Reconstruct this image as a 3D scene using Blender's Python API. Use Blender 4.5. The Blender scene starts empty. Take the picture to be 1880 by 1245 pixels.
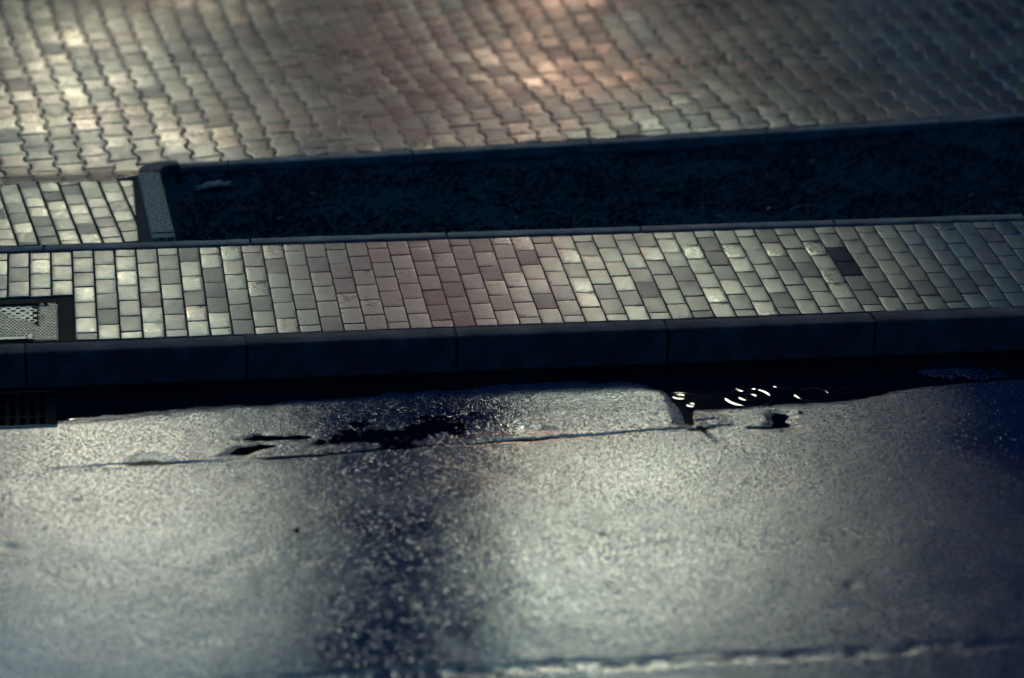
import bpy, bmesh, math, random
import numpy as np
from mathutils import Vector, Matrix

random.seed(7)
RNG = np.random.default_rng(11)
scene = bpy.context.scene
COL = scene.collection
D = math.radians

# ---------------------------------------------------------------- helpers
def link(o, parent=None):
    COL.objects.link(o)
    if parent is not None:
        o.parent = parent
    return o

def mesh_obj(name, verts, faces, mat, parent=None, smooth=True, face_attrs=None):
    me = bpy.data.meshes.new(name)
    me.from_pydata(verts, [], faces)
    if face_attrs:
        for k, vals in face_attrs.items():
            a = me.attributes.new(k, 'FLOAT', 'FACE')
            a.data.foreach_set('value', np.asarray(vals, dtype=np.float32))
    me.materials.append(mat)
    if smooth:
        me.polygons.foreach_set('use_smooth', np.ones(len(me.polygons), dtype=bool))
    me.update()
    return link(bpy.data.objects.new(name, me), parent)

def grid_obj(name, xs, ys, Z, mat, parent=None, attrs=None):
    nx, ny = len(xs), len(ys)
    X, Y = np.meshgrid(xs, ys)
    co = np.stack([X, Y, Z], -1).reshape(-1, 3).astype(np.float32)
    idx = np.arange(nx * ny).reshape(ny, nx)
    q = np.stack([idx[:-1, :-1], idx[:-1, 1:], idx[1:, 1:], idx[1:, :-1]], -1).reshape(-1, 4)
    me = bpy.data.meshes.new(name)
    me.vertices.add(len(co)); me.vertices.foreach_set('co', co.ravel())
    me.loops.add(q.size); me.loops.foreach_set('vertex_index', q.ravel().astype(np.int32))
    me.polygons.add(len(q))
    me.polygons.foreach_set('loop_start', np.arange(0, q.size, 4, dtype=np.int32))
    me.polygons.foreach_set('use_smooth', np.ones(len(q), dtype=bool))
    me.update(calc_edges=True)
    if attrs:
        for k, v in attrs.items():
            a = me.attributes.new(k, 'FLOAT', 'POINT')
            a.data.foreach_set('value', np.asarray(v, dtype=np.float32).ravel())
    me.materials.append(mat)
    return link(bpy.data.objects.new(name, me), parent)

def bm_obj(name, bm, mat, parent=None, smooth=True):
    me = bpy.data.meshes.new(name)
    bm.to_mesh(me); bm.free()
    me.materials.append(mat)
    if smooth:
        me.polygons.foreach_set('use_smooth', np.ones(len(me.polygons), dtype=bool))
    return link(bpy.data.objects.new(name, me), parent)

def add_box(bm, lo, hi):
    x0, y0, z0 = lo; x1, y1, z1 = hi
    v = [bm.verts.new(p) for p in ((x0,y0,z0),(x1,y0,z0),(x1,y1,z0),(x0,y1,z0),(x0,y0,z1),(x1,y0,z1),(x1,y1,z1),(x0,y1,z1))]
    for f in ((0,3,2,1),(4,5,6,7),(0,1,5,4),(1,2,6,5),(2,3,7,6),(3,0,4,7)):
        bm.faces.new([v[i] for i in f])

def tag(o, label=None, cat=None, group=None, kind=None):
    if label: o['label'] = label
    if cat: o['category'] = cat
    if group: o['group'] = group
    if kind: o['kind'] = kind
    return o

def empty(name, loc):
    o = bpy.data.objects.new(name, None); o.location = loc
    return link(o)

# value noise on arrays
def _h(i, j, s):
    n = (i.astype(np.int64) * 374761393 + j.astype(np.int64) * 668265263 + s * 974711) & 0x7fffffff
    n = ((n ^ (n >> 13)) * 1274126177) & 0x7fffffff
    n = n ^ (n >> 16)
    return (n & 0xffff) / 65535.0
def vn(x, y, s=0):
    i = np.floor(x); j = np.floor(y); fx = x - i; fy = y - j
    i = i.astype(np.int64); j = j.astype(np.int64)
    fx = fx * fx * (3 - 2 * fx); fy = fy * fy * (3 - 2 * fy)
    return ((_h(i, j, s) * (1 - fx) + _h(i + 1, j, s) * fx) * (1 - fy) + (_h(i, j + 1, s) * (1 - fx) + _h(i + 1, j + 1, s) * fx) * fy) * 2 - 1
def fbm(x, y, s=0, o=3):
    r = 0; a = 1.0
    for k in range(o):
        r = r + a * vn(x * 2 ** k, y * 2 ** k, s + k * 17); a *= .5
    return r
def sstep(a, b, x):
    t = np.clip((x - a) / (b - a), 0, 1); return t * t * (3 - 2 * t)

# ---------------------------------------------------------------- materials
class NT:
    def __init__(self, name):
        self.m = bpy.data.materials.new(name); self.m.use_nodes = True
        self.t = self.m.node_tree; self.b = self.t.nodes['Principled BSDF']
        self.tc = None
    def n(self, kind, **kw):
        x = self.t.nodes.new(kind)
        for k, v in kw.items():
            if k in x.inputs: x.inputs[k].default_value = v
            else: setattr(x, k, v)
        return x
    def l(self, a, b): self.t.links.new(a, b)
    def pos(self):
        if self.tc is None: self.tc = self.n('ShaderNodeTexCoord')
        return self.tc.outputs['Object']
    def noise(self, scale, detail=3, rough=.55):
        x = self.n('ShaderNodeTexNoise'); x.inputs['Scale'].default_value = scale
        x.inputs['Detail'].default_value = detail; x.inputs['Roughness'].default_value = rough
        self.l(self.pos(), x.inputs['Vector']); return x.outputs['Fac']
    def voro(self, scale, out='Distance', feature='F1'):
        x = self.n('ShaderNodeTexVoronoi'); x.feature = feature; x.inputs['Scale'].default_value = scale
        self.l(self.pos(), x.inputs['Vector']); return x.outputs[out]
    def attr(self, name):
        x = self.n('ShaderNodeAttribute'); x.attribute_name = name; return x.outputs['Fac']
    def rng(self, src, a, b, lo=0., hi=1.):
        x = self.n('ShaderNodeMapRange'); x.inputs['From Min'].default_value = lo; x.inputs['From Max'].default_value = hi
        x.inputs['To Min'].default_value = a; x.inputs['To Max'].default_value = b
        self.l(src, x.inputs['Value']); return x.outputs['Result']
    def math(self, op, a, b):
        x = self.n('ShaderNodeMath'); x.operation = op
        for k, v in ((0, a), (1, b)):
            if isinstance(v, (int, float)): x.inputs[k].default_value = v
            else: self.l(v, x.inputs[k])
        return x.outputs[0]
    def ramp(self, src, stops):
        x = self.n('ShaderNodeValToRGB'); e = x.color_ramp.elements
        while len(e) < len(stops): e.new(.5)
        for el, (p, c) in zip(e, stops): el.position = p; el.color = (*c, 1)
        self.l(src, x.inputs['Fac']); return x.outputs['Color']
    def bump(self, h, strength, dist, prev=None):
        x = self.n('ShaderNodeBump'); x.inputs['Strength'].default_value = strength; x.inputs['Distance'].default_value = dist
        self.l(h, x.inputs['Height'])
        if prev is not None: self.l(prev, x.inputs['Normal'])
        self.l(x.outputs['Normal'], self.b.inputs['Normal']); return x.outputs['Normal']
    def set(self, key, v):
        i = self.b.inputs[key]
        if isinstance(v, (int, float)): i.default_value = v
        elif isinstance(v, tuple): i.default_value = (*v, 1)
        else: self.l(v, i)

def mat_asphalt():
    m = NT('wet_asphalt')
    m.set('Base Color', m.ramp(m.noise(9, 6), [(.3, (.004, .016, .055)), (.7, (.008, .026, .075))]))
    m.set('Roughness', m.math('SUBTRACT', m.rng(m.noise(1.7, 6, .62), .21, .29, .3, .7), m.math('MULTIPLY', m.attr('wet'), .15)))
    m.set('IOR', 1.54)
    v = m.n('ShaderNodeTexVoronoi'); v.inputs['Scale'].default_value = 88; m.l(m.pos(), v.inputs['Vector'])
    sx = m.n('ShaderNodeSeparateXYZ'); m.l(v.outputs['Color'], sx.inputs[0])
    chips = m.math('MULTIPLY', m.rng(sx.outputs[0], 0., 1., .70, .95), m.rng(v.outputs['Distance'], 1., 0., .1, .6))
    g = m.bump(chips, .22, .004)
    g = m.bump(m.voro(160), .09, .0035, g)
    g = m.bump(m.noise(40, 3), .03, .006, g)
    m.bump(m.noise(300, 2), .07, .002, g)
    m.set('Specular IOR Level', m.math('MULTIPLY', m.rng(m.noise(98, 2), .04, 1.25, .36, .64), m.rng(m.noise(200, 2), .35, 1.35, .36, .64)))
    return m.m

def mat_paver(name, lo, hi, red, r0, r1, ior=1.6, film=(1, 1, .9), refl_red=(1, .6, .55)):
    m = NT(name)
    base = m.n('ShaderNodeMix', data_type='RGBA', blend_type='MIX')
    m.l(m.rng(m.attr('red'), 0., 1., .25, 1.), base.inputs['Factor'])  # red weight puts the tower's reddish reflection into the base colour
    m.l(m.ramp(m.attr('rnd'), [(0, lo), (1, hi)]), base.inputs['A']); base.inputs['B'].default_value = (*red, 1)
    sp_ = m.n('ShaderNodeMix', data_type='RGBA', blend_type='MULTIPLY'); sp_.inputs['Factor'].default_value = 1
    m.l(base.outputs['Result'], sp_.inputs['A'])
    m.l(m.ramp(m.noise(150, 4), [(.32, (.45, .45, .45)), (.68, (1.5, 1.48, 1.42))]), sp_.inputs['B'])
    m.set('Base Color', sp_.outputs['Result'])
    stain = m.rng(m.noise(3.1, 5), -.05, .05, .3, .7)
    rr = m.math('ADD', m.math('ADD', m.rng(m.attr('wet'), r1, r0), stain), m.rng(m.noise(30, 4), -.05, .05, .3, .7))
    m.set('Roughness', rr)
    m.set('IOR', ior)
    m.set('Specular Tint', m.ramp(m.attr('red'), [(0, (.30, .62, 1)), (.25, film), (.85, refl_red)]))  # tint stops paint reflections: dim blue at one end, red at the other
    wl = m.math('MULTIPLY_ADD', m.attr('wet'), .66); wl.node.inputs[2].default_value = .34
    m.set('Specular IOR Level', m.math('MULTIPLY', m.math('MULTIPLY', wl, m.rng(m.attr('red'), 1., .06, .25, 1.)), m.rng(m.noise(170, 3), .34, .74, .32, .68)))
    g = m.bump(m.noise(26, 2), .05, .004)
    m.bump(m.noise(300, 3), .035, .002, g)
    return m.m

def mat_stone(name, c0, c1, rough, ior=1.45, bs=.4, sc=150):
    m = NT(name)
    m.set('Base Color', m.ramp(m.noise(sc, 4), [(.35, c0), (.65, c1)]))
    m.set('Roughness', m.rng(m.noise(35, 3), rough - .08, rough + .08, .3, .7))
    m.set('IOR', ior)
    g = m.bump(m.noise(25, 3), .3, .004)
    m.bump(m.noise(260, 3), bs, .003, g)
    return m.m

def mat_plain(name, c, rough, metal=0., ior=1.45, bump=None):
    m = NT(name)
    if bump: m.bump(m.noise(bump[0], 3), bump[1], bump[2])
    m.set('Base Color', m.ramp(m.noise(60, 4), [(.25, tuple(x * .7 for x in c)), (.75, tuple(min(1, x * 1.25) for x in c))]))
    m.set('Roughness', rough); m.set('Metallic', metal); m.set('IOR', ior)
    return m.m

M_ASPH = mat_asphalt()
M_STRIP = mat_paver('wet_block_paving', (.022, .034, .052), (.115, .115, .082), (.60, .13, .11), .30, .41, 2.25, (1, 1, .82), (1, .60, .62))
M_ZIG = mat_paver('wet_interlocking_paving', (.038, .036, .045), (.23, .15, .105), (.60, .16, .12), .26, .37, 2.6, (1, .86, .68), (1, .60, .50))
M_JOINT = mat_stone('dark_joint_sand', (.004, .006, .011), (.012, .014, .02), .8)
M_KERB = mat_stone('kerb_concrete', (.045, .055, .060), (.26, .15, .14), .7, 1.15)
def stain(mat, scale, lo, hi):
    t_ = mat.node_tree; b_ = t_.nodes['Principled BSDF']; src = b_.inputs['Base Color'].links[0].from_socket
    tcn = t_.nodes.new('ShaderNodeTexCoord'); nz_ = t_.nodes.new('ShaderNodeTexNoise'); nz_.inputs['Scale'].default_value = scale; nz_.inputs['Detail'].default_value = 6
    t_.links.new(tcn.outputs['Object'], nz_.inputs['Vector'])
    rp_ = t_.nodes.new('ShaderNodeValToRGB'); rp_.color_ramp.elements[0].position = .35; rp_.color_ramp.elements[1].position = .65
    rp_.color_ramp.elements[0].color = (lo, lo, lo, 1); rp_.color_ramp.elements[1].color = (hi, hi, hi, 1)
    t_.links.new(nz_.outputs['Fac'], rp_.inputs['Fac'])
    mx = t_.nodes.new('ShaderNodeMix'); mx.data_type = 'RGBA'; mx.blend_type = 'MULTIPLY'; mx.inputs['Factor'].default_value = 1
    t_.links.new(src, mx.inputs['A']); t_.links.new(rp_.outputs['Color'], mx.inputs['B']); t_.links.new(mx.outputs['Result'], b_.inputs['Base Color'])
stain(M_KERB, 5, .45, 1.2)
M_EDGE = mat_stone('edging_concrete', (.12, .12, .125), (.27, .225, .20), .6, 1.25)
stain(M_EDGE, 5, .6, 1.25)
M_GRAN = mat_stone('coarse_edging_concrete', (.05, .05, .055), (.62, .48, .36), .6, 1.15, .8, 75)
M_WETST = mat_stone('dark_wet_concrete', (.055, .045, .055), (.10, .08, .09), .55, 1.25)
M_SOIL = mat_stone('dark_planter_soil', (.001, .024, .048), (.022, .05, .062), .9, 1.02, .9)
M_GRASS = mat_plain('dark_dead_grass', (.009, .031, .043), .8, ior=1.05)
M_WATER = NT('puddle_water'); M_WATER.set('Base Color', (.001, .003, .008)); M_WATER.set('Roughness', .03); M_WATER.set('IOR', 1.33); M_WATER = M_WATER.m
M_IRON = mat_plain('cover_iron', (.004, .006, .010), .6, 0., ior=1.12, bump=(180, .4, .002))
M_GRATE = mat_plain('black_wet_iron', (.003, .006, .011), .6, ior=1.1)
M_RIM = mat_plain('polished_rim_steel', (.75, .75, .66), .35, .9)
M_STEEL = mat_plain('wet_galvanised_steel', (.25, .26, .23), .42, .9)
M_BARK = mat_stone('grey_bark', (.06, .06, .06), (.42, .38, .34), .6, 1.5, .8)
M_LEAF = mat_plain('pale_dry_leaf', (.6, .58, .5), .5)
M_LEAFD = mat_plain('brown_dry_leaf', (.11, .085, .06), .6)
M_PEB = mat_plain('dark_pebble', (.008, .010, .016), .6, bump=(90, .5, .003))

# ---------------------------------------------------------------- paver generator
class Pavers:
    def __init__(self): self.v = []; self.f = []; self.r = []; self.w = []; self.d = []; self.k = 0
    def add(self, poly, zf, rnd, wet, tilt, bevel=.0019, dome=.00015, depth=.022, dz=0., red=0., blue=0.):
        """poly: ccw outline; zf(x,y): ground height; tilt: (sx, sy) slopes"""
        n = len(poly)
        P = np.array(poly); c = P.mean(0)
        e = np.roll(P, -1, 0) - P; L = np.linalg.norm(e, axis=1)
        if L.min() < 1e-5: return
        nn = np.stack([-e[:, 1], e[:, 0]], 1) / L[:, None]       # inward normals (ccw)
        na = np.roll(nn, 1, 0) + nn
        den = (na * nn).sum(1)
        off = na / np.maximum(den, .5)[:, None]
        rings = [(P, -depth), (P, -.0045), (P + off * bevel * .3, -.0016), (P + off * bevel, -.0003), (P + off * bevel * 1.5, -.0001), (c + (P - c) * .62, dome * .55), (c + (P - c) * .28, dome * .92)]
        base = len(self.v)
        for Q, z in rings:
            for (x, y) in Q:
                self.v.append((x, y, zf(x, y) + z + dz + (x - c[0]) * tilt[0] + (y - c[1]) * tilt[1]))
        self.v.append((c[0], c[1], zf(*c) + dome + dz))
        nf = 0
        for k in range(len(rings) - 1):
            for i in range(n):
                j = (i + 1) % n
                self.f.append((base + k * n + i, base + k * n + j, base + (k + 1) * n + j, base + (k + 1) * n + i)); nf += 1
        top = base + (len(rings) - 1) * n; cc = base + len(rings) * n
        for i in range(n):
            self.f.append((top + i, top + (i + 1) % n, cc)); nf += 1
        self.r += [rnd] * nf; self.w += [wet] * nf; self.d += [.25 + .75 * red - .25 * blue] * nf; self.k += 1  # red and blue weights carry painted reflections of the far buildings
    def build(self, name, mat):
        return mesh_obj(name, self.v, self.f, mat, face_attrs={'rnd': self.r, 'wet': self.w, 'red': self.d})

def clip(poly, a, b, c):
    """keep a*x + b*y + c >= 0"""
    out = []
    for i in range(len(poly)):
        p, q = poly[i], poly[(i + 1) % len(poly)]
        dp = a * p[0] + b * p[1] + c; dq = a * q[0] + b * q[1] + c
        if dp >= 0: out.append(p)
        if (dp >= 0) != (dq >= 0):
            t = dp / (dp - dq); out.append((p[0] + (q[0] - p[0]) * t, p[1] + (q[1] - p[1]) * t))
    res = []
    for p in out:
        if not res or math.hypot(p[0] - res[-1][0], p[1] - res[-1][1]) > .002: res.append(p)
    if len(res) > 1 and math.hypot(res[0][0] - res[-1][0], res[0][1] - res[-1][1]) < .002: res.pop()
    return res if len(res) >= 3 else []

def area(p):
    return .5 * sum(p[i][0] * p[(i + 1) % len(p)][1] - p[(i + 1) % len(p)][0] * p[i][1] for i in range(len(p)))

# ---------------------------------------------------------------- camera
F, YAW, PITCH, ROLL = 6012.7, .1441098, .3771915, .0166588
CAM = Vector((-.02303, -14.35054, 5.67189))
cam_d = bpy.data.cameras.new('camera'); cam = link(bpy.data.objects.new('camera', cam_d))
fw = Vector((math.sin(YAW) * math.cos(PITCH), math.cos(YAW) * math.cos(PITCH), -math.sin(PITCH)))
rt = Vector((math.cos(YAW), -math.sin(YAW), 0)); up = rt.cross(fw)
cr, sr = math.cos(ROLL), math.sin(ROLL)
r2 = rt * cr + up * sr; u2 = -rt * sr + up * cr
cam.matrix_world = Matrix(((r2.x, u2.x, -fw.x, CAM.x), (r2.y, u2.y, -fw.y, CAM.y), (r2.z, u2.z, -fw.z, CAM.z), (0, 0, 0, 1)))
cam_d.sensor_width = 36; cam_d.lens = F / 1880 * 36; cam_d.clip_end = 2000; cam_d.clip_start = .1
cam_d.dof.use_dof = True; cam_d.dof.aperture_fstop = .85
FOCUS = Vector((1.8, .25, 0)); cam_d.dof.focus_distance = (FOCUS - CAM).dot(fw)
scene.camera = cam

def ss(a, b, x):
    t = min(1, max(0, (x - a) / (b - a))); return t * t * (3 - 2 * t)

# ---------------------------------------------------------------- strip of block paving
A, B, Y0 = .105, .1912, .0875
SLOPE = .025                                   # the pavements drain towards the road
SW = 1.222                                     # distance of the edging before the drainage slope is applied
SWS = 1.143                                     # strip width between kerb and edging
flat = lambda x, y: SLOPE * y
DARK = {(36, 2), (36, 3), (9, 9)}
sp = Pavers()
def paver_rand():
    r = random.random()
    wet = min(1, max(0, random.gauss(.60, .26)))
    if random.random() < .12: wet = 0.; r *= .3
    return r, wet
for i in range(-9, 53):
    half = B / 2 if i % 2 else 0.
    for k in range(-2, 8):
        y0 = Y0 + half + (k - 1) * B; y1 = y0 + B
        lo, hi = max(y0, .0), min(y1, SWS)
        if i < 0: lo = max(lo, .557)
        if hi - lo < .02: continue
        g = .0043; gx = .0028 - .0013 * ss(.6, 2.2, i * A)
        x0 = i * A + gx + random.uniform(-.0006, .0006); x1 = (i + 1) * A - gx + random.uniform(-.0006, .0006)
        ya = lo + (g if lo == y0 else .006); yb = hi - (g if hi == y1 else .006)
        r, wet = paver_rand()
        t = (random.gauss(0, .004), random.gauss(.006, .007))
        if i == 36 and k in (3, 4): r, wet, t = 0., -.5, (0, -.01)
        s = random.gauss(0, .0012)
        sp.add([(x0, ya + s), (x1, ya - s), (x1, yb - s), (x0, yb + s)], flat, r, wet, t, dz=random.gauss(0, .0006), blue=min(1, max(0, ss(3.9, 4.5, x0) * random.gauss(.9, .15))), red=(1 - ss(3.9, 4.5, x0)) * min(1, max(0, random.gauss(.03, .05) + .8 * math.exp(-((x0 - 1.75) / .68) ** 2))))  # red middle and blue right end paint building reflections into the blocks
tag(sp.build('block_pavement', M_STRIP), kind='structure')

def sheet(name, pts, z, mat, kind='structure'):
    o = mesh_obj(name, [(x, y, z) for x, y in pts], [tuple(range(len(pts)))], mat, smooth=False)
    return tag(o, kind=kind)
bm = bmesh.new(); add_box(bm, (-1.3, .0005, -.5), (6.3, 1.216, -.0125))
for v in bm.verts: v.co.z += SLOPE * v.co.y
for x in (-.233, .788, 1.777, 2.789, 3.797): add_box(bm, (x - .008, -.118, -.5), (x + .008, .0, -.007))
tag(bm_obj('pavement_bed', bm, M_JOINT, smooth=False), kind='structure')

BEFORE = set(bpy.data.objects)
# ---------------------------------------------------------------- paved ramp patch at the left
TH = D(6.6)
RY0, RY1, SL, RB = 1.318, 2.27, 0., .1535
def ramp_z(x, y): return -SL * max(0, y - RY0)
rp = Pavers()
ct, st = math.cos(TH), math.sin(TH)
for i in range(-14, 9):
    half = RB / 2 if i % 2 else 0.
    for k in range(-3, 9):
        a0, b0 = i * A, k * RB + half
        gx = .0045; g = .003
        q = [(a0 + gx, b0 + g), (a0 + A - gx, b0 + g), (a0 + A - gx, b0 + RB - g), (a0 + gx, b0 + RB - g)]
        q = [(.352 + x * ct - y * st - .09, 1.34 + x * st + y * ct) for x, y in q]
        q = clip(q, 0, 1, -(RY0 + .012)); q = q and clip(q, 0, -1, RY1 + .02)
        q = q and clip(q, -1, .0, .335)
        if not q or area(q) < .0008: continue
        r, wet = paver_rand(); r = r * .8 + .2
        rp.add(q, ramp_z, r, wet, (random.gauss(0, .006), random.gauss(.016, .012)), dz=random.gauss(0, .001))
tag(rp.build('ramp_pavement', M_STRIP), kind='structure')
mesh_obj('ramp_bed', [(-1.6, RY0, -.014), (.40, RY0, -.014), (.40, RY1 + .05, -.014 - SL * (RY1 + .05 - RY0)), (-1.6, RY1 + .05, -.014 - SL * (RY1 + .05 - RY0))], [(0, 1, 2, 3)], M_JOINT, smooth=False)['kind'] = 'structure'

# ---------------------------------------------------------------- interlocking pavement beyond the planter
FAR = [(.58, 2.505), (.852, 2.529), (1.862, 2.614), (2.857, 2.700), (3.867, 2.800), (4.899, 2.910), (5.9, 3.03), (7.5, 3.22), (10.0, 3.52)]
def far_line(x):
    for (xa, ya), (xb, yb) in zip(FAR, FAR[1:]):
        if x <= xb: return ya + (yb - ya) * (x - xa) / (xb - xa)
    return FAR[-1][1]
def zig_z(x, y):
    dip = -.034 * (1 - ss(.25, 1.0, x)) * ss(2.26, 2.55, y) * (1 - ss(2.6, 3.4, y))
    return SLOPE * max(0, y - 2.6) + dip + .022 * math.sin(x * 1.25 + 1.0) * math.sin(y * 1.5 + .3) * ss(2.7, 3.8, y) + .052 * math.exp(-((x - 3.2) / .8) ** 2) * ss(3.9, 5.2, y) + .008 * math.exp(-((x - .2) / .7) ** 2) * ss(3.6, 4.8, y) + .014 * math.exp(-((x - 3.8) / .8) ** 2) * ss(0., .34, y - far_line(max(.58, x))) - .02 * ss(5., 6.2, y)
zp = Pavers()
PX, PL = .147, .1835
hw, ww, gap = .083, .060, .0
ZT = D(6.2)
cz, sz = math.cos(ZT), math.sin(ZT)
prof = [(hw, -.0935), (hw, -.0650), (.079, -.060), (.0640, -.0375), (ww, -.031), (ww, .031), (.0640, .0375), (.079, .060), (hw, .0650), (hw, .0935)]
prof = [(x, y * .941) for x, y in prof]
outl = prof + [(-x, -y) for x, y in prof]
for i in range(-26, 62):
    for k in range(-8, 32):
        cx0, cy0 = i * PX, k * PL + (PL / 2 if i % 2 else 0)
        cx = .60 + cx0 * cz - cy0 * sz; cy = 2.66 + cx0 * sz + cy0 * cz
        if not (-2.6 < cx < 8.5 and cy < 7.6): continue
        jx, jy, ja = random.gauss(0, .0012), random.gauss(0, .0012), random.gauss(0, .006)
        q = []
        for x, y in outl:
            x, y = x - y * ja + jx, y + x * ja + jy
            gx_, gy_ = cx + x * cz - y * sz, cy + x * sz + y * cz
            f_ = ss(2.7, 3.6, gy_)
            q.append((gx_ + f_ * .022 * math.sin(gy_ * 2.1 + gx_ * .5 + .8), gy_ + f_ * .016 * math.sin(gx_ * 1.5 + .4)))
        if cx > .45:
            xa, xb = cx - .2, cx + .2; ya, yb = far_line(max(.58, xa)), far_line(xb)
            dx, dy = xb - xa, yb - ya; l = math.hypot(dx, dy)
            q = clip(q, -dy / l, dx / l, (dy * xa - dx * (ya + .048)) / l)
        elif cx > .2:
            q = clip(q, -.55, .835, .55 * .36 - .835 * 2.42)
            q = q and clip(q, 0, 1, -2.30)
        else:
            q = clip(q, 0, 1, -(RY1 + .026))
        if not q or area(q) < .0016: continue
        r = random.random()
        red = min(1, max(0, random.gauss(.06, .16) + .85 * math.exp(-((cx - 2.0 - .12 * (cy - 3)) / .75) ** 2 - ((cy - 4.0) / 1.6) ** 2)))  # red patch paints the reddish tower reflection into the pavers
        wet = min(1, max(0, random.gauss(.6, .18)))
        if random.random() < .10: wet = random.uniform(0, .2); r *= .4
        zp.add(q, zig_z, r, wet, (random.gauss(0, .008), random.gauss(.006, .009)), bevel=.0045, dome=.0002, dz=random.gauss(0, .0012), red=red * (1 - ss(4.2, 5.2, cx)), blue=ss(4.2, 5.2, cx) * random.uniform(.6, 1))  # blue weight paints the dim reflection at the right end
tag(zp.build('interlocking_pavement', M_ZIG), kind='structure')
gx = np.linspace(-3.0, 9.0, 121); gy = np.linspace(2.30, 8.0, 58)
GX, GY = np.meshgrid(gx, gy)
ZZ = np.vectorize(zig_z)(GX, GY) - .016
# the bed stops at the planter edging
for j in range(len(gy)):
    for i in range(len(gx)):
        lim = far_line(max(.58, gx[i])) if gx[i] > .45 else RY1 + .02
        if gy[j] < lim: ZZ[j, i] -= .25
tag(grid_obj('interlocking_bed', gx, gy, ZZ, M_JOINT), kind='structure')

# ---------------------------------------------------------------- kerb stones and edging stones
def stone_bm(L, W, H, bev, seed, chip=.006):
    """stone lying along +x from 0..L, y 0..W, top at z=0"""
    rnd = random.Random(seed)
    bm = bmesh.new()
    nx = 24
    prof = [(0, -H), (0, -bev), (bev * .3, -bev * .3), (bev, 0), (W * .5, .0008), (W - bev * .6, 0), (W - bev * .2, -bev * .2), (W, -bev * .6), (W, -H)]
    ringsv = []
    xs = [0] + [L * (k / (nx)) for k in range(1, nx)] + [L]
    for k, x in enumerate(xs):
        end = 1 if k in (0, nx) else 0
        ring = []
        wob = rnd.gauss(0, .0007)
        for pi, (y, z) in enumerate(prof):
            dx = 0
            if end:
                dx = (1 if k == 0 else -1) * (rnd.uniform(0, chip) if z > -bev * 2 else rnd.uniform(0, .0015))
            ring.append(bm.verts.new((x + dx, y + wob + (rnd.gauss(0, .0012) if 0 < pi < 4 else 0), z + (rnd.gauss(0, .0006) if z > -bev * 1.5 else 0))))
        ringsv.append(ring)
    for a, b in zip(ringsv, ringsv[1:]):
        for i in range(len(prof) - 1):
            bm.faces.new((a[i], b[i], b[i + 1], a[i + 1]))
    bm.faces.new(ringsv[0]); bm.faces.new(list(reversed(ringsv[-1])))
    bmesh.ops.recalc_face_normals(bm, faces=bm.faces)
    return bm

def lay(name, bm, mat, p, ang, label, cat, group):
    o = bm_obj(name, bm, mat)
    md = o.modifiers.new('edges', 'EDGE_SPLIT'); md.split_angle = D(50)
    o.location = p; o.rotation_euler = (0, 0, ang)
    return tag(o, label, cat, group)

KX = [-.233, .788, 1.777, 2.789, 3.797]
KL = ['short visible end of road kerb stone beside the metal drain cover',
      'road kerb stone running past the right side of the metal drain cover',
      'road kerb stone in front of the paving blocks tinted with a red reflection',
      'road kerb stone behind the rounded left end of the rippled puddle',
      'road kerb stone directly behind the rippling puddle',
      'road kerb stone at the dim right end of the kerb']
kx = [-1.235] + KX + [4.80]
for n in range(6):
    L = kx[n + 1] - kx[n] - .005
    lay('kerb_stone', stone_bm(L, .122, .36, .013, 30 + n, .009), M_KERB, (kx[n] + .0025, -.124, .0 + random.gauss(0, .0012)), 0, 'tall grey concrete ' + KL[n], 'kerb stone', 'concrete stones of the road kerb')
EX = [-.14, .892, 1.889, 2.886, 3.899]
EL = ['edging strip stone at the far left, before the patch of small square blocks', 'edging strip stone under the corner of the soil bed and coarse upright stone',
      'edging strip stone behind the blocks tinted with a red reflection, second along the soil bed', 'edging strip stone in front of the middle of the soil bed',
      'brightest edging strip stone, right of the soil bed middle', 'dim edging strip stone at the right end of the near soil edge']
ex = [-1.16] + EX + [4.91]
for n in range(6):
    L = ex[n + 1] - ex[n] - .004
    lay('edging_stone', stone_bm(L, .072, .22, .007, 60 + n, .008), M_EDGE, (ex[n] + .002, SW + .012, .006 + random.gauss(0, .001)), 0, 'narrow concrete ' + EL[n], 'edging stone', 'narrow edging stones before the soil bed')
FL = ['short far edging stone next to the dark rounded corner stone', 'far edging stone behind the piece of bark on the soil',
      'far edging stone below the interlocking pavers tinted with a dark red reflection', 'far edging stone below the bright wet strip of pavers',
      'far edging stone where the bright wet strip fades out', 'far edging stone in the dark upper right corner of the soil bed']
for n in range(6):
    (xa, ya), (xb, yb) = FAR[n], FAR[n + 1]
    ang = math.atan2(yb - ya, xb - xa); L = math.hypot(xb - xa, yb - ya) - .005
    o = lay('edging_stone', stone_bm(L, .075, .25, .008, 90 + n, .008), M_EDGE, (xa + .038 * math.sin(ang), ya - .038 * math.cos(ang), .004), ang, 'narrow concrete ' + FL[n], 'edging stone', 'far edging stones behind the soil bed')

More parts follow.
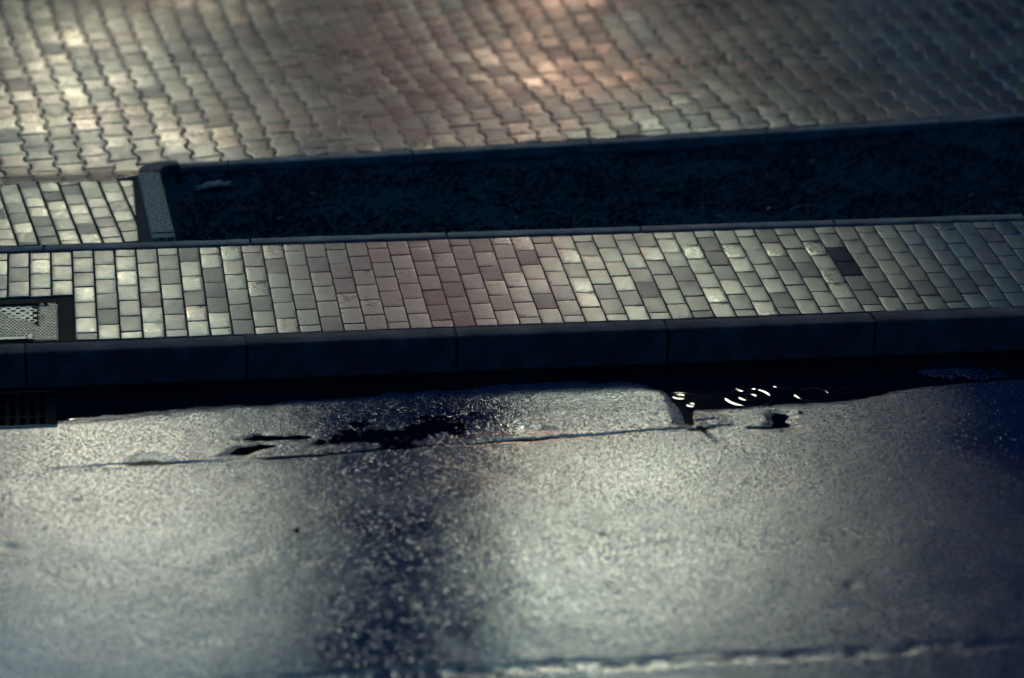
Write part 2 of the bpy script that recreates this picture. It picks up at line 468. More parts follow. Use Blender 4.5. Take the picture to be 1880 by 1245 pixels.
# side stone of the planter, its small cut end and the rounded corner
bm = stone_bm(.955, .118, .26, .012, 121, .004)
lay('side_edging_stone', bm, M_GRAN, (.518, 1.405, .022), D(92.2), 'coarse speckled concrete stone closing the left end of the soil bed', 'edging stone', None)
bm = stone_bm(.066, .118, .26, .008, 122, .004)
lay('side_edging_stone', bm, M_GRAN, (.521, 1.330, .018), D(92.2), 'small cut stub of speckled concrete between side stone and near edging', 'edging stone', None)
bm = bmesh.new()
N = 18; oc = (.600, 2.372); RO, RI = .233, .115
rings = []
for k in range(N + 1):
    a = math.pi - (math.pi / 2 - .09) * k / N
    ring = []
    pr = [(RO, -.26), (RO, -.012), (RO - .004, -.003), (RO - .012, 0), ((RO + RI) / 2, .0015), (RI + .008, 0), (RI + .002, -.003), (RI, -.01), (RI, -.26)]
    for r, z in pr:
        squash = .73 + .27 * abs(math.cos(a))
        ring.append(bm.verts.new((oc[0] + r * math.cos(a), oc[1] + r * math.sin(a) * squash, .022 + z)))
    rings.append(ring)
for a, b in zip(rings, rings[1:]):
    for i in range(8): bm.faces.new((a[i], a[i + 1], b[i + 1], b[i]))
bm.faces.new(rings[0]); bm.faces.new(rings[-1])
bmesh.ops.recalc_face_normals(bm, faces=bm.faces)
o = bm_obj('corner_edging_stone', bm, M_WETST); o.modifiers.new('e', 'EDGE_SPLIT').split_angle = D(50)
tag(o, 'dark smooth rounded corner stone at the left end of the soil bed', 'edging stone')

# ---------------------------------------------------------------- soil bed
xs = np.arange(.36, 7.6, .022); ys = np.arange(1.29, 3.3, .022)
X, Y = np.meshgrid(xs, ys)
Z = -.045 + .010 * fbm(X / .22, Y / .22, 3, 3) + .006 * vn(X / .045, Y / .045, 9) + .012 * np.sin(X * 1.2 + 1)
FLx = np.interp(X, [p[0] for p in FAR], [p[1] for p in FAR])
Z = np.where(Y > FLx - .0, -.2, Z); Z = np.where(Y < 1.30, -.12, Z)
tag(grid_obj('soil', xs, ys, Z, M_SOIL), kind='structure')
def soil_z(x, y): return -.045 + .010 * float(fbm(np.array([x / .22]), np.array([y / .22]), 3, 3)[0]) + .012 * math.sin(x * 1.2 + 1)
gv, gf = [], []
rg = random.Random(5)
for k in range(15000):
    x = rg.uniform(.54, 6.4); y = rg.uniform(1.33, 3.1)
    if y > far_line(x) - .07: continue
    if math.sin(x * 5.1 + 2 * math.sin(y * 4)) + math.sin(y * 7.3 + x * 2) < -.9 and rg.random() < .7: continue
    z = -.045 + .012 * math.sin(x * 1.2 + 1)
    a = rg.gauss(.2, .9); L = rg.uniform(.015, .05); w = .0016; h = rg.uniform(.002, .018)
    dx, dy = math.cos(a), math.sin(a)
    b = len(gv)
    gv += [(x - dy * w, y + dx * w, z), (x + dy * w, y - dx * w, z), (x + dx * L * .6, y + dy * L * .6, z + h + .008), (x + dx * L, y + dy * L, z + h * .6 + .004)]
    gf += [(b, b + 1, b + 2), (b + 2, b + 1, b + 3)]
tag(mesh_obj('grass', gv, gf, M_GRASS, smooth=False), kind='stuff')

# ---------------------------------------------------------------- bark piece, leaves and twigs on the soil
def bark():
    bm = bmesh.new()
    n, mth = 26, 12
    rings = []
    rr = random.Random(3)
    for i in range(n + 1):
        t = i / n
        x = -.087 + t * .178; y = -.026 + .055 * t + .020 * math.sin(t * 3.3); z = .012 + .010 * math.sin(t * 3.0)
        w = .024 * (.6 + .6 * math.sin(.35 + t * 2.5)) ; h = .016
        ring = []
        for k in range(mth):
            a = 2 * math.pi * k / mth
            f = 1 + .25 * math.sin(4 * a + .8 + t * 2.5) + .15 * math.sin(t * 19 + a) + rr.gauss(0, .11)
            ring.append(bm.verts.new((x + (.012 * math.sin(a * 2) if i in (0, n) else 0), y + math.cos(a) * w * f, z + math.sin(a) * h * f)))
        rings.append(ring)
    for a, b in zip(rings, rings[1:]):
        for k in range(mth): bm.faces.new((a[k], a[(k + 1) % mth], b[(k + 1) % mth], b[k]))
    bm.faces.new(rings[0]); bm.faces.new(rings[-1])
    bmesh.ops.recalc_face_normals(bm, faces=bm.faces)
    return bm
o = bm_obj('bark_piece', bark(), M_BARK); o.location = (.752, 2.195, -.036)
tag(o, 'pale grey ridged piece of bark lying on the dark soil', 'bark piece')

def leaf_mesh(L, W, curl):
    bm = bmesh.new(); n = 7; rows = []
    for i in range(n + 1):
        t = i / n; w = W * math.sin(math.pi * min(1, t * .97 + .02)) ** .8 * .5
        z = curl * (math.sin(t * math.pi) * .8 + .3 * t)
        rows.append([bm.verts.new((t * L - L / 2, s * w, z + abs(s) * curl * .5)) for s in (-1, 0, 1)])
    for a, b in zip(rows, rows[1:]):
        for k in (0, 1): bm.faces.new((a[k], b[k], b[k + 1], a[k + 1]))
    g = bmesh.ops.solidify(bm, geom=bm.faces[:], thickness=.0012)
    return bm
LEAVES = [((2.294, 1.591), .030, .014, 'pale', 'tiny pale leaf flake near the front edge of the soil, left of middle'),
          ((3.637, 1.637), .034, .018, 'pale', 'brightest pale leaf flake on the right part of the soil'),
          ((4.041, 2.372), .032, .018, 'pale', 'pale leaf flake on the soil near the far edging at right'),
          ((2.06, 1.78), .036, .016, 'brown', 'small brown leaf on the middle of the soil bed'),
          ((3.30, 1.70), .045, .022, 'brown', 'curled brown leaf on the soil above the bright near edging'),
          ((4.75, 1.72), .060, .028, 'brown', 'wide brown leaf on the soil at the right, near the edging'),
          ((4.28, 2.02), .055, .026, 'brown', 'brown leaf lying alone right of the soil bed middle'),
          ((2.85, 2.15), .050, .022, 'brown', 'brown leaf on the back half of the soil bed'),
          ((1.27, 2.02), .032, .014, 'pale', 'pale leaf flake on the soil right of the bark piece')]
for (p, L, W, c, lab) in LEAVES:
    o = bm_obj('dry_leaf', leaf_mesh(L, W, .006), M_LEAF if c == 'pale' else M_LEAFD)
    o.location = (p[0], p[1], soil_z(*p) + .014); o.rotation_euler = (random.gauss(0, .15), random.gauss(0, .15), random.uniform(-.5, .8))
    tag(o, lab, 'leaf', 'dry leaves on the soil bed')
def twig_bm(L, r):
    bm = bmesh.new(); rings = []; n = 10
    for i in range(n + 1):
        t = i / n; x = (t - .5) * L; y = .06 * L * math.sin(t * 5); z = .012 * math.sin(t * math.pi)
        rings.append([bm.verts.new((x, y + r * (1.2 - .7 * t) * math.cos(a), z + r * (1.2 - .7 * t) * math.sin(a))) for a in (0, 1.26, 2.51, 3.77, 5.03)])
    for a, b in zip(rings, rings[1:]):
        for k in range(5): bm.faces.new((a[k], a[(k + 1) % 5], b[(k + 1) % 5], b[k]))
    bm.faces.new(rings[0]); bm.faces.new(rings[-1]); bmesh.ops.recalc_face_normals(bm, faces=bm.faces)
    return bm
for (p, L, a, lab) in [((3.356, 1.508), .07, -.9, 'short thin pale twig on the soil by the near edging'), ((1.08, 1.66), .06, -.4, 'thin grey twig on the soil in front of the bark piece'), ((3.80, 1.60), .16, .5, 'long dark twig on the right part of the soil bed')]:
    o = bm_obj('twig', twig_bm(L, .0022), M_BARK); o.location = (p[0], p[1], soil_z(*p) + .016); o.rotation_euler = (0, 0, a)
    tag(o, lab, 'twig', 'twigs on the soil bed')

for o in list(bpy.data.objects):
    if o not in BEFORE and not o.name.startswith('kerb_stone'):
        o.location = (o.location.x, o.location.y - .0845, o.location.z + .030)

# ---------------------------------------------------------------- road surface
ZW = -.175
xs = np.arange(-1.0, 5.3, .0058)
ys = np.concatenate([np.arange(-4.3, -1.15, .0095), np.arange(-1.15, -.105, .0048)])
X, Y = np.meshgrid(xs, ys)
def sdf(poly, pad=.35):
    P = np.array(poly)
    out = np.full(X.shape, pad)
    ix = np.where((xs > P[:, 0].min() - pad) & (xs < P[:, 0].max() + pad))[0]; iy = np.where((ys > P[:, 1].min() - pad) & (ys < P[:, 1].max() + pad))[0]
    sl = np.s_[iy[0]:iy[-1] + 1, ix[0]:ix[-1] + 1]
    x, y = X[sl], Y[sl]; d = np.full(x.shape, 9.); ins = np.zeros(x.shape, bool)
    for (ax, ay), (bx, by) in zip(P, np.roll(P, -1, 0)):
        ex, ey = bx - ax, by - ay
        t = np.clip(((x - ax) * ex + (y - ay) * ey) / (ex * ex + ey * ey), 0, 1)
        d = np.minimum(d, np.hypot(x - ax - t * ex, y - ay - t * ey))
        c = ((ay > y) != (by > y)) & (x < (bx - ax) * (y - ay) / (by - ay + 1e-12) + ax)
        ins ^= c
    out[sl] = np.where(ins, -d, d); return out
grain = .00008 * vn(X / .013, Y / .017, 1) + .00006 * vn(X / .028, Y / .028, 2) + .0005 * fbm(X / .16, Y / .16, 4, 3)
wob = .02 * vn(X / .09, Y / .06, 8) + .008 * vn(X / .03, Y / .02, 12)
GUT = [(-1.1, -.05), (-1.1, -.53), (-.352, -.53), (-.109, -.525), (.382, -.47), (1.132, -.40), (1.9, -.345), (2.164, -.31), (2.60, -.34), (2.60, -.05)]
BIG = [(2.40, -.05), (2.40, -.26), (2.55, -.34), (2.64, -.385), (2.70, -.46), (2.73, -.56), (2.725, -.68), (2.70, -.871), (2.767, -.93), (2.808, -.90), (2.829, -.723), (2.978, -.705), (3.265, -.682), (3.524, -.682), (3.721, -.616), (3.922, -.55), (4.3, -.50), (5.4, -.48), (5.4, -.05)]
MID = [(1.0, -.845), (1.201, -.80), (1.458, -.70), (1.619, -.625), (1.78, -.62), (1.86, -.70), (1.93, -.80), (2.0, -.88), (1.9, -.93), (1.7, -.945), (1.45, -.955), (1.2, -.90)]
PUDL = [(.712, -.83), (.80, -.80), (.909, -.80), (1.04, -.825), (1.06, -.86), (.93, -.868), (.84, -.862), (.76, -.85)]
PUDR = [(1.93, -.855), (2.0, -.828), (2.08, -.822), (2.174, -.885), (2.08, -.912), (1.95, -.90)]
LOBE = [(.629, -1.016), (.70, -.93), (.80, -.90), (.88, -.925), (.80, -.965), (.726, -1.005)]
BLOB = [(.245, -1.055), (.27, -1.02), (.33, -1.02), (.375, -1.06)]
HOLE = [(3.170, -.785), (3.238, -.79), (3.205, -.87), (3.215, -.935), (3.17, -.965), (3.105, -.950), (3.15, -.883)]
ISL = [(3.98, -.36), (4.15, -.33), (4.35, -.34), (4.35, -.44), (4.1, -.45)]
base = .0042
lift = np.full(X.shape, base)
def basin(poly, k, deep, w=1.0):
    global lift
    s = sdf(poly, max(.35, base / k + .1)) + wob * w
    lift = np.minimum(lift, np.clip(k * s, -deep, base))
basin(GUT, .055, .007); basin(BIG, .12, .008, .5); basin(MID, .007, .0018, 3.0); basin(PUDL, .07, .006, .9); basin(PUDR, .07, .006, .7); basin(LOBE, .08, .0055, .6); basin(BLOB, .06, .0045, .5); basin(HOLE, .10, .0055, .9)
basin([(2.75, -.88), (2.80, -.84), (2.835, -.90), (2.80, -.945)], .14, .007, .3)
si = sdf(ISL) + 1.5 * wob
grain = grain + .0012 * np.exp(-(((X - 4.2) / .3) ** 2 + ((Y + .39) / .10) ** 2)) * vn(X / .012, Y / .016, 63)
lift = np.where(si < .02, np.maximum(lift, .0002 - .02 * np.maximum(si, 0)), lift)
seam = np.array([(-1.1, -1.17), (-.302, -1.111), (-.113, -1.083), (.267, -1.069), (.698, -1.066), (.988, -1.054), (1.332, -1.01), (2.078, -.951), (2.81, -.913), (2.95, -.905)])
SY = np.interp(X, seam[:, 0], seam[:, 1]) + .008 * vn(X / .07, Y * 0, 21) + .004 * vn(X / .02, Y * 0, 22)
ds = Y - SY
on = sstep(-.35, .1, X) * (1 - sstep(2.85, 2.97, X))
left = on * (1 - sstep(1.2, 1.9, X)); right = on * sstep(1.6, 2.0, X)
lift = lift - left * .0055 * np.exp(-(ds / .011) ** 2) * (.55 + .45 * vn(X / .15, Y * 0, 31))
lift = lift + left * .0012 * np.exp(-((ds + .03) / .02) ** 2)
lift = lift + right * .0032 * sstep(-.014, .014, ds) * (1 - sstep(.06, .4, ds)) - right * .0018 * np.exp(-((ds + .02) / .012) ** 2)
def crack(p, q, w, dep):
    global lift
    ex, ey = q[0] - p[0], q[1] - p[1]
    t = np.clip(((X - p[0]) * ex + (Y - p[1]) * ey) / (ex * ex + ey * ey), 0, 1)
    d = np.hypot(X - p[0] - t * ex, Y - p[1] - t * ey + .004 * vn(X / .02, Y / .02, 41))
    lift = lift - dep * np.exp(-(d / (w * (1.1 - .7 * t))) ** 2)
crack((2.80, -.91), (2.845, -1.10), .010, .0045); crack((2.82, -.92), (2.96, -.905), .008, .004); crack((3.02, -.945), (3.16, -.955), .008, .006)
crack((2.80, -.83), (2.90, -.83), .008, .005)
# longitudinal joint near the bottom, and a few small potholes
jy = -3.09 + .012 * vn(X / .3, Y * 0, 51)
jd = np.abs(Y - jy - .0)
lumps = .5 + .5 * vn(X / .05, Y / .04, 53)
lift = lift + (-.0045 + .0045 * lumps) * np.exp(-(jd / .04) ** 4) * sstep(.3, 1.2, X)
for (px, py, r) in [(3.112, -2.551, .03), (-.311, -1.865, .035), (2.166, -2.002, .016), (-.024, -1.428, .014), (3.47, -.86, .012)]:
    lift = lift - .003 * np.exp(-(((X - px) / r) ** 2 + ((Y - py) / (r * .8)) ** 2))
grain = grain + .0006 * np.exp(-(((X - 1.5) / .55) ** 2 + ((Y + .8) / .14) ** 2)) * vn(X / .011, Y / .013, 61)
crown = -.018 * np.clip(-1.5 - Y, 0, 9) ** 2
# smoother bands added to deepen the dark building reflections, plus damp round the puddle
smoothed = np.exp(-((X - 1.36 - .10 * (Y + 2) + .07 * vn(X / .5, Y / .4, 71)) / (.66 + .08 * vn(Y / .6, X * 0, 72))) ** 2)
smoothed = np.maximum(smoothed, 1. * sstep(3.75, 4.3, X + .2 * vn(X / .4, Y / .4, 73)))
smoothed = np.maximum(smoothed, 1 - sstep(-.05, .16, sdf(MID) + 2 * wob))
wet_smooth = np.clip(smoothed * (.92 + .14 * vn(X / .12, Y / .12, 74)), 0, 1)
pit = (X > -.735) & (X < -.103) & (Y > -.596) & (Y < -.190)
lift = np.where(pit, -.075, lift)
tag(grid_obj('road', xs, ys, ZW + lift + grain + crown, M_ASPH, attrs={'wet': wet_smooth}), kind='structure')  # 'wet' also holds the smoother bands added to deepen the dark reflections
ZR = ZW + .004
x0, x1, y0, y1 = xs[0], xs[-1], ys[0], ys[-1]
zc = ZW + .004 + -.018 * 2.8 ** 2
mesh_obj('road_surroundings', [(-300, -300, zc), (300, -300, zc), (300, y0, zc), (-300, y0, zc), (-300, y0, ZR), (x0, y0, ZR - .01), (x0, y1, ZR - .01), (-300, y1, ZR), (x1, y0, ZR - .01), (300, y0, ZR), (300, y1, ZR), (x1, y1, ZR - .01)],
         [(0, 1, 2, 3), (4, 5, 6, 7), (8, 9, 10, 11)], M_ASPH, smooth=False)['kind'] = 'structure'

# ---------------------------------------------------------------- water
wx = np.unique(np.round(np.concatenate([[-.738, -.736, -.102, -.100], np.arange(-1.0, 2.66, .06), np.arange(2.66, 3.90, .0032), np.arange(3.9, 5.29, .06)]), 5))
wy = np.unique(np.round(np.concatenate([[-.598, -.596, -.189, -.187], np.arange(-1.10, -.72, .03), np.arange(-.72, -.37, .0032), np.arange(-.37, -.115, .03)]), 5))
WX, WY = np.meshgrid(wx, wy)
H = np.zeros(WX.shape)
RIP = [(3.095, -.575, .106, .0015, .050, .016), (3.095, -.575, .040, .0011, .034, .018), (3.107, -.462, .046, .0012, .044, .014),
       (3.285, -.440, .046, .0013, .044, .014), (3.400, -.570, .080, .0016, .050, .017), (3.547, -.540, .026, .0011, .034, .016), (3.653, -.543, .017, .0010, .030, .011),
       (3.814, -.550, .016, .0010, .030, .011), (2.775, -.535, .026, .0010, .034, .016), (2.81, -.640, .017, .0008, .030, .011)]
for (cx, cy, r, a, lam, w) in RIP:
    d = np.hypot(WX - cx, WY - cy)
    H += .40 * a * np.cos(2 * np.pi * (d - r) / lam) * np.exp(-((d - r) / w) ** 2)
H = np.where((WX > -.737) & (WX < -.101) & (WY > -.597) & (WY < -.188), -.055, H)
tag(grid_obj('puddle_water', wx, wy, ZW + H, M_WATER), kind='structure')

# ---------------------------------------------------------------- drain cover set in the paving
def drain_cover():
    root = empty('drain_cover', (-.30, .281, .0070)); root.scale = (1, .9375, 1); root.rotation_euler = (math.atan(SLOPE), 0, 0)
    tag(root, 'rectangular perforated metal drain cover set in the block paving', 'drain cover')
    ox, oy = -.30, .30
    def local(bm):
        for v in bm.verts: v.co.x -= ox; v.co.y -= oy
        return bm
    bm = bmesh.new()
    x0, x1, y0, y1 = -.80, -.008, .008, .588; ix1, iy0, iy1 = -.076, .030, .520
    add_box(bm, (ix1, y0, -.05), (x1, y1, -.006)); add_box(bm, (x0, y0, -.05), (ix1 - .0005, iy0, -.006)); add_box(bm, (x0, iy1, -.05), (ix1 - .0005, y1, -.006))
    bmesh.ops.bevel(bm, geom=bm.edges[:], offset=.003, segments=1, affect='EDGES')
    bm_obj('frame', local(bm), M_IRON, root, smooth=False)
    bm = bmesh.new(); add_box(bm, (x0, iy0, -.05), (ix1, iy1, -.018))
    bm_obj('bed_plate', local(bm), M_IRON, root, smooth=False)
    # mesh of flattened hexagonal holes
    bm = bmesh.new()
    hx, hy = .0185, .0200
    zt = -.004
    cells = 0
    def hexa(cx, cy, s):
        w, h = hx * .5, hy * 2 / 3 * .5
        return [(cx + w * s * a, cy + (hy * b) * s) for a, b in ((0, -.667), (1, -.333), (1, .333), (0, .667), (-1, .333), (-1, -.333))]
    ny = int((iy1 - iy0) / hy); nx = int((ix1 - x0) / hx)
    def ring_cell(cx, cy, kx, ky, s):
        sc = lambda f: [(cx + (x - cx) * kx, cy + (y - cy) * ky) for x, y in hexa(cx, cy, f)]
        o_ = [bm.verts.new((x, y, zt)) for x, y in sc(.995)]
        n_ = [bm.verts.new((x, y, zt)) for x, y in sc(s)]
        d_ = [bm.verts.new((x, y, zt - .012)) for x, y in sc(s)]
        for k in range(6):
            l = (k + 1) % 6
            bm.faces.new((o_[k], o_[l], n_[l], n_[k])); bm.faces.new((n_[k], n_[l], d_[l], d_[k]))
    worn = lambda x, y: (y - .25) > -(x + .195) * 1.1 and x < -.165 and y > .18
    def skip(x, y): return x < x0 + .01 or math.hypot((x + .135) / 1.4, y - .488) < .020 or (x < -.195 and y < .085)
    for j in range(ny):
        for i in range(nx):
            cx = ix1 - .012 - i * hx - (hx / 2 if j % 2 else 0); cy = iy0 + .014 + j * hy
            if skip(cx, cy) or worn(cx, cy): continue
            ring_cell(cx, cy, 1, 1, .70 if random.random() > .03 else .86)
    for j in range(ny // 2 + 1):
        for i in range(nx // 2 + 1):
            cx = ix1 - .012 - i * 2.4 * hx - (1.2 * hx if j % 2 else 0); cy = iy0 + .020 + j * hy * 1.7
            if skip(cx, cy) or not worn(cx + .012, cy) or cy > iy1 - .012: continue
            ring_cell(cx, cy, 2.4, 1.7, random.uniform(.42, .62))
    bm_obj('perforated_plate', local(bm), M_STEEL, root, smooth=False)
    bm = bmesh.new(); add_box(bm, (-.80, .040, -.010), (-.224, .074, .003)); add_box(bm, (-.222, .030, -.010), (-.198, .092, .006))
    bmesh.ops.bevel(bm, geom=bm.edges[:], offset=.002, segments=1, affect='EDGES')
    bm_obj('lifting_bar', local(bm), M_STEEL, root, smooth=False)
    bm = bmesh.new(); bmesh.ops.create_cone(bm, cap_ends=True, segments=6, radius1=.016, radius2=.013, depth=.010, matrix=Matrix.Translation((-.135, .488, -.012)))
    bm_obj('bolt', local(bm), M_IRON, root, smooth=False)
drain_cover()

# ---------------------------------------------------------------- gutter grate by the kerb
def gutter_grate():
    root = empty('gutter_grate', (-.36, -.42, ZW))
    tag(root, 'black iron gutter grate at the foot of the kerb, far left', 'drain grate')
    def loc(bm):
        for v in bm.verts: v.co.x += .36; v.co.y += .42; v.co.z -= ZW
        return bm
    x0, x1, y0, y1, z = -.74, -.098, -.600, -.185, ZW + .003
    bm = bmesh.new()
    add_box(bm, (x0, y0, z - .05), (x1, y0 + .028, z)); add_box(bm, (x0, y1 - .03, z - .05), (x1, y1, z - .001))
    add_box(bm, (x1 - .03, y0 + .0285, z - .05), (x1, y1 - .0305, z)); add_box(bm, (x0, y0 + .0285, z - .05), (x0 + .03, y1 - .0305, z))
    bmesh.ops.bevel(bm, geom=bm.edges[:], offset=.003, segments=2, affect='EDGES')
    bm_obj('frame', loc(bm), M_GRATE, root, smooth=False)
    bm = bmesh.new()
    for k in range(13):
        xx = x0 + .05 + k * .045
        add_box(bm, (xx, y0 + .029, z - .045), (xx + .020, y1 - .031, z - .004))
    for yy in (-.48, -.33): add_box(bm, (x0 + .031, yy, z - .046), (x1 - .031, yy + .022, z - .0065))
    bm_obj('bars', loc(bm), M_GRATE, root, smooth=False)
    bm = bmesh.new(); add_box(bm, (x0 - .005, y0 - .010, z - .03), (x1 + .004, y0 - .001, z + .0095))
    bmesh.ops.bevel(bm, geom=bm.edges[:], offset=.0045, segments=3, affect='EDGES')
    bm_obj('front_rim', loc(bm), M_RIM, root)
gutter_grate()

# ---------------------------------------------------------------- pebbles on the road
def pebble(r, seed):
    bm = bmesh.new(); bmesh.ops.create_icosphere(bm, subdivisions=2, radius=r)
    rr = random.Random(seed); k = [(rr.gauss(0, 1), rr.gauss(0, 1), rr.gauss(0, 1)) for _ in range(4)]
    for v in bm.verts:
        n = v.co.normalized(); f = 1 + .14 * sum(math.sin(3 * n.dot(Vector(a))) for a in k) / 2
        v.co = Vector((v.co.x * f * 1.2, v.co.y * f, v.co.z * f * .62))
    return bm
for n, ((x, y), r, lab) in enumerate([((.892, -1.83), .010, 'tiny dark pebble on the bright left half of the road'), ((3.29, -.80), .008, 'tiny dark stone right of the dark hole in the asphalt')]):
    o = bm_obj('pebble', pebble(r, n), M_PEB); o.location = (x, y, ZW + .006 + -.018 * max(0, -1.5 - y) ** 2 + r * .3)
    tag(o, lab, 'pebble', 'pebbles on the road')

# ---------------------------------------------------------------- far ground and unseen buildings, added and sized to shape the reflections
sheet('ground', [(-400, 7.8), (400, 7.8), (400, 500), (-400, 500)], .10, M_JOINT)
M_BRICK = mat_plain('blocker_red_brick', (.10, .035, .028), .85)
M_BLOCKER_WALL = mat_plain('blocker_dark_render', (.03, .06, .11), .85)
M_ROOF = mat_plain('blocker_dark_roof', (.02, .02, .024), .7)
M_GLASSD = mat_plain('blocker_dark_glass', (.01, .012, .016), .1)
def building(name, x0, x1, y0, y1, h, mat, label, cat, pitch=0.):  # unseen building shape, added to shape the reflections
    root = empty(name, ((x0 + x1) / 2, y0, 0)); tag(root, label, cat)
    cx = (x0 + x1) / 2
    bm = bmesh.new(); add_box(bm, (x0 - cx, 0, -.03), (x1 - cx, y1 - y0, h)); bm_obj('wall', bm, mat, root, smooth=False)
    bm = bmesh.new(); w = x1 - x0; d = y1 - y0
    if pitch:
        v = [bm.verts.new(p) for p in ((-w/2-.3, -.3, h+.003), (w/2+.3, -.3, h+.003), (w/2+.3, d+.3, h+.003), (-w/2-.3, d+.3, h+.003), (-w/2-.3, d/2, h+pitch), (w/2+.3, d/2, h+pitch))]
        for f in ((0,1,5,4),(2,3,4,5),(0,4,3),(1,2,5),(0,3,2,1)): bm.faces.new([v[i] for i in f])
    else: add_box(bm, (-w/2-.15, -.15, h+.003), (w/2+.15, d+.15, h+.30))
    bm_obj('roof', bm, M_ROOF, root, smooth=False)
    bm = bmesh.new(); fl = int(h // 3); nw = max(1, int(w // 2.6))
    k = 0
    for f in range(fl):
        for i in range(nw):
            if k >= 90: break
            xx = -w/2 + w * (i + .5) / nw; zz = 1.0 + f * 3
            b = bmesh.new(); add_box(b, (xx - .5, -.06, zz), (xx + .5, -.003, zz + 1.4)); bm_obj('window', b, M_GLASSD, root, smooth=False); k += 1
    bm.free()
def tower_blocker():  # unseen tower shape, added for the dark column in the wet ground
    root = empty('tower_blocker', (4.2, 25, 0))
    tag(root, 'unseen brick shape, wide head on a slim shaft, added to darken the middle reflections', 'tower')
    bm = bmesh.new(); add_box(bm, (-2.05, .3, -.03), (1.35, 3.7, 8.45)); bm_obj('shaft', bm, M_BRICK, root, smooth=False)
    bm = bmesh.new(); add_box(bm, (-2.3, 0, 8.453), (2.5, 4, 44)); bm_obj('head', bm, M_BRICK, root, smooth=False)
    bm = bmesh.new(); add_box(bm, (-2.5, -.2, 44.003), (2.7, 4.2, 44.4)); bm_obj('roof', bm, M_ROOF, root, smooth=False)
    for k in range(9):
        for x in (-1.2, 1.2):
            b = bmesh.new(); add_box(b, (x - .35, -.06, 12 + k * 3.4), (x + .35, -.003, 13.6 + k * 3.4)); bm_obj('window', b, M_GLASSD, root, smooth=False)
tower_blocker()
building('right_blocker', 10.75, 60, 25, 36, 44, M_BLOCKER_WALL, 'unseen tall dark block added to darken the reflections at right', 'apartment block')  # added out of view; darkens the right end and blocks the sun
building('low_left_blocker', -.5, .8, 26, 36, 8.3, M_BLOCKER_WALL, 'unseen low dark shape added and kept low for bright reflections at left', 'house', 1.2)  # unseen, height set so sky still reflects at the left
building('left_blocker', -60, -.6, 25, 36, 15, M_BLOCKER_WALL, 'unseen added dark tenement at the left side of the square', 'apartment block', 1.2)  # unseen, added to darken the upper left corner
building('slim_blocker', .9, 1.85, 26, 30, 11.8, M_BLOCKER_WALL, 'unseen slim dark shape added to darken the small left puddles', 'house', .6)  # unseen sky blocker added for the small left puddles
building('low_right_blocker', 4.7, 7.2, 27, 35, 4.6, M_BLOCKER_WALL, 'unseen low dark shape added and kept low for bright far paving', 'house', .8)  # unseen, kept low so bright sky reaches the far paving
building('puddle_blocker', 7.3, 10.65, 26, 32, 11.9, M_BLOCKER_WALL, 'unseen dark shape added to darken the rippled puddle', 'house', 1.2)  # unseen sky blocker, height set to keep the big puddle dark

# ---------------------------------------------------------------- sky and sun
SUN_EL, SUN_AZ = 24., 32.
w = bpy.data.worlds.new('World'); scene.world = w; w.use_nodes = True
t = w.node_tree; N_ = t.nodes; bg = N_['Background']
def nd(kind, **kw):
    x = N_.new(kind)
    for k, v in kw.items(): setattr(x, k, v)
    return x
sky = nd('ShaderNodeTexSky', sky_type='NISHITA', sun_disc=False)
sky.sun_elevation = D(SUN_EL); sky.sun_rotation = D(SUN_AZ); sky.altitude = 100; sky.air_density = 1.2; sky.dust_density = 3.0; sky.ozone_density = 1.5
tc = nd('ShaderNodeTexCoord'); sep = nd('ShaderNodeSeparateXYZ'); t.links.new(tc.outputs['Generated'], sep.inputs[0])
def mr(src, a, b, c, d, smooth=True):
    x = nd('ShaderNodeMapRange'); x.interpolation_type = 'SMOOTHSTEP' if smooth else 'LINEAR'
    for k, v in zip(('From Min', 'From Max', 'To Min', 'To Max'), (a, b, c, d)): x.inputs[k].default_value = v
    t.links.new(src, x.inputs['Value']); return x.outputs['Result']
def mul(a, b):
    x = nd('ShaderNodeMath', operation='MULTIPLY'); t.links.new(a, x.inputs[0])
    if isinstance(b, float): x.inputs[1].default_value = b
    else: t.links.new(b, x.inputs[1])
    return x.outputs[0]
az = nd('ShaderNodeMath', operation='ARCTAN2'); t.links.new(sep.outputs['X'], az.inputs[0]); t.links.new(sep.outputs['Y'], az.inputs[1])
front = mul(mr(az.outputs[0], -.19, -.06, 0., 1.), mr(az.outputs[0], .238, .278, 1., 0.))
alt = mul(mr(sep.outputs['Z'], .02, .30, .35, 1.), mr(sep.outputs['Z'], .41, .53, 1., .05))
nz = nd('ShaderNodeTexNoise'); nz.inputs['Scale'].default_value = 3.2; nz.inputs['Detail'].default_value = 5; t.links.new(tc.outputs['Generated'], nz.inputs['Vector'])
cl = mr(nz.outputs['Fac'], .30, .62, .55, 1.)
cloud = mul(mul(front, alt), cl)
lobe = nd('ShaderNodeMath', operation='MAXIMUM'); t.links.new(mul(mr(az.outputs[0], .125, .205, .6, 1.7), mr(az.outputs[0], .235, .265, 1., .6)), lobe.inputs[0])
t.links.new(mul(mr(az.outputs[0], -.08, .01, .5, .68), mr(az.outputs[0], .05, .11, 1., .72)), lobe.inputs[1])
cloud = mul(cloud, lobe.outputs[0])
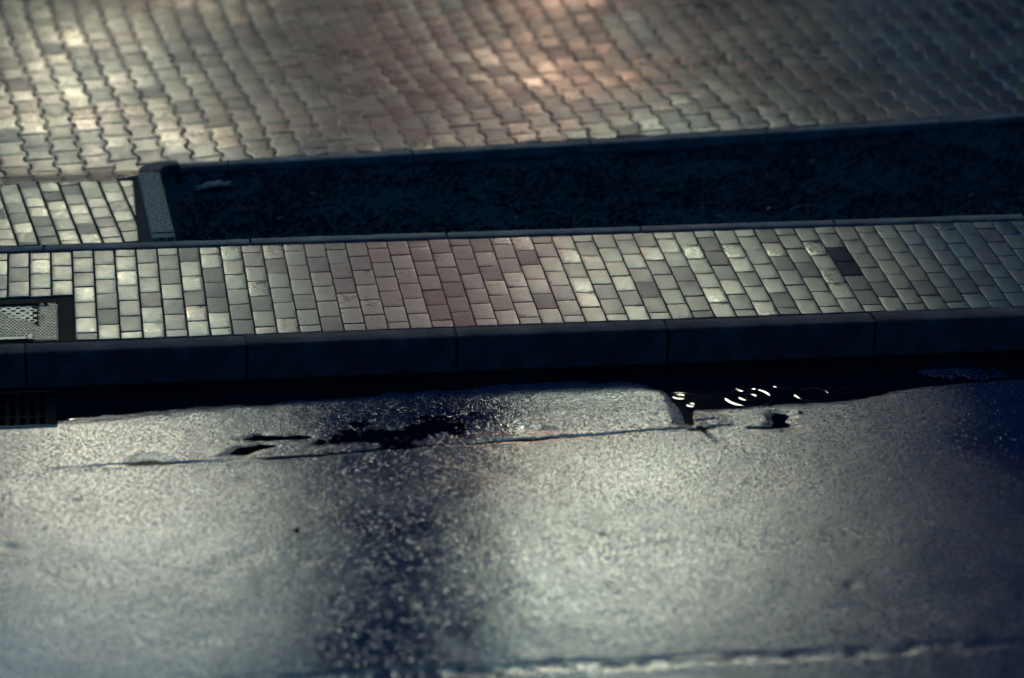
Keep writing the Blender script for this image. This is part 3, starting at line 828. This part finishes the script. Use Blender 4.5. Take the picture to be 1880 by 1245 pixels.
# blue dusk air behind, warm bright cloud bank ahead
tint = nd('ShaderNodeMix', data_type='RGBA', blend_type='MULTIPLY'); tint.inputs['Factor'].default_value = 1
t.links.new(sky.outputs[0], tint.inputs['A']); tint.inputs['B'].default_value = (.034, .22, .50, 1)
air = nd('ShaderNodeMix', data_type='RGBA', blend_type='MIX'); t.links.new(mr(sep.outputs['Y'], -.1, .5, 0., 1.), air.inputs['Factor'])
t.links.new(tint.outputs['Result'], air.inputs['A']); air.inputs['B'].default_value = (3.0, 7.2, 12., 1)
mix = nd('ShaderNodeMix', data_type='RGBA', blend_type='MIX')
mix.clamp_factor = False; t.links.new(cloud, mix.inputs['Factor']); hi = nd('ShaderNodeVectorMath', operation='SCALE'); t.links.new(air.outputs['Result'], hi.inputs[0]); t.links.new(mr(sep.outputs['Z'], .55, .95, 1., .4), hi.inputs['Scale'])
t.links.new(hi.outputs[0], mix.inputs['A']); cc = nd('ShaderNodeValToRGB'); ce = cc.color_ramp.elements; ce.new(.5)
for el_, p_, c_ in zip(ce, (.36, .47, .74), ((1.16, 1.03, .76), (.92, 1.08, .86), (.40, .80, .84))): el_.position = p_; el_.color = (*c_, 1)
t.links.new(sep.outputs['Z'], cc.inputs['Fac'])
cs = nd('ShaderNodeVectorMath', operation='SCALE'); cs.inputs['Scale'].default_value = 272; t.links.new(cc.outputs['Color'], cs.inputs[0])
pk = nd('ShaderNodeMix', data_type='RGBA', blend_type='MULTIPLY'); pk.inputs['B'].default_value = (1.20, .82, .76, 1)
t.links.new(mul(mr(az.outputs[0], .05, .09, 0., 1.), mr(az.outputs[0], .135, .168, 1., 0.)), pk.inputs['Factor'])
cool = nd('ShaderNodeMix', data_type='RGBA', blend_type='MULTIPLY'); cool.inputs['B'].default_value = (.50, .92, 1.15, 1)
t.links.new(mr(az.outputs[0], .205, .26, 0., 1.), cool.inputs['Factor']); t.links.new(cs.outputs[0], cool.inputs['A'])
t.links.new(cool.outputs['Result'], pk.inputs['A']); t.links.new(pk.outputs['Result'], mix.inputs['B'])
t.links.new(mix.outputs['Result'], bg.inputs['Color']); bg.inputs['Strength'].default_value = .1
sd = bpy.data.lights.new('sun', 'SUN'); sd.energy = .8; sd.angle = D(12); sd.color = (1, .86, .68)
so = link(bpy.data.objects.new('sun', sd))
sv = Vector((math.sin(D(SUN_AZ)) * math.cos(D(SUN_EL)), math.cos(D(SUN_AZ)) * math.cos(D(SUN_EL)), math.sin(D(SUN_EL))))
so.rotation_euler = sv.to_track_quat('Z', 'Y').to_euler()

# ---------------------------------------------------------------- render settings
scene.view_settings.view_transform = 'Standard'; scene.view_settings.look = 'None'
scene.view_settings.exposure = 0.; scene.view_settings.gamma = 1.
scene.render.engine = 'CYCLES'
scene.cycles.use_denoising = True
scene.cycles.max_bounces = 6; scene.cycles.diffuse_bounces = 3; scene.cycles.glossy_bounces = 4
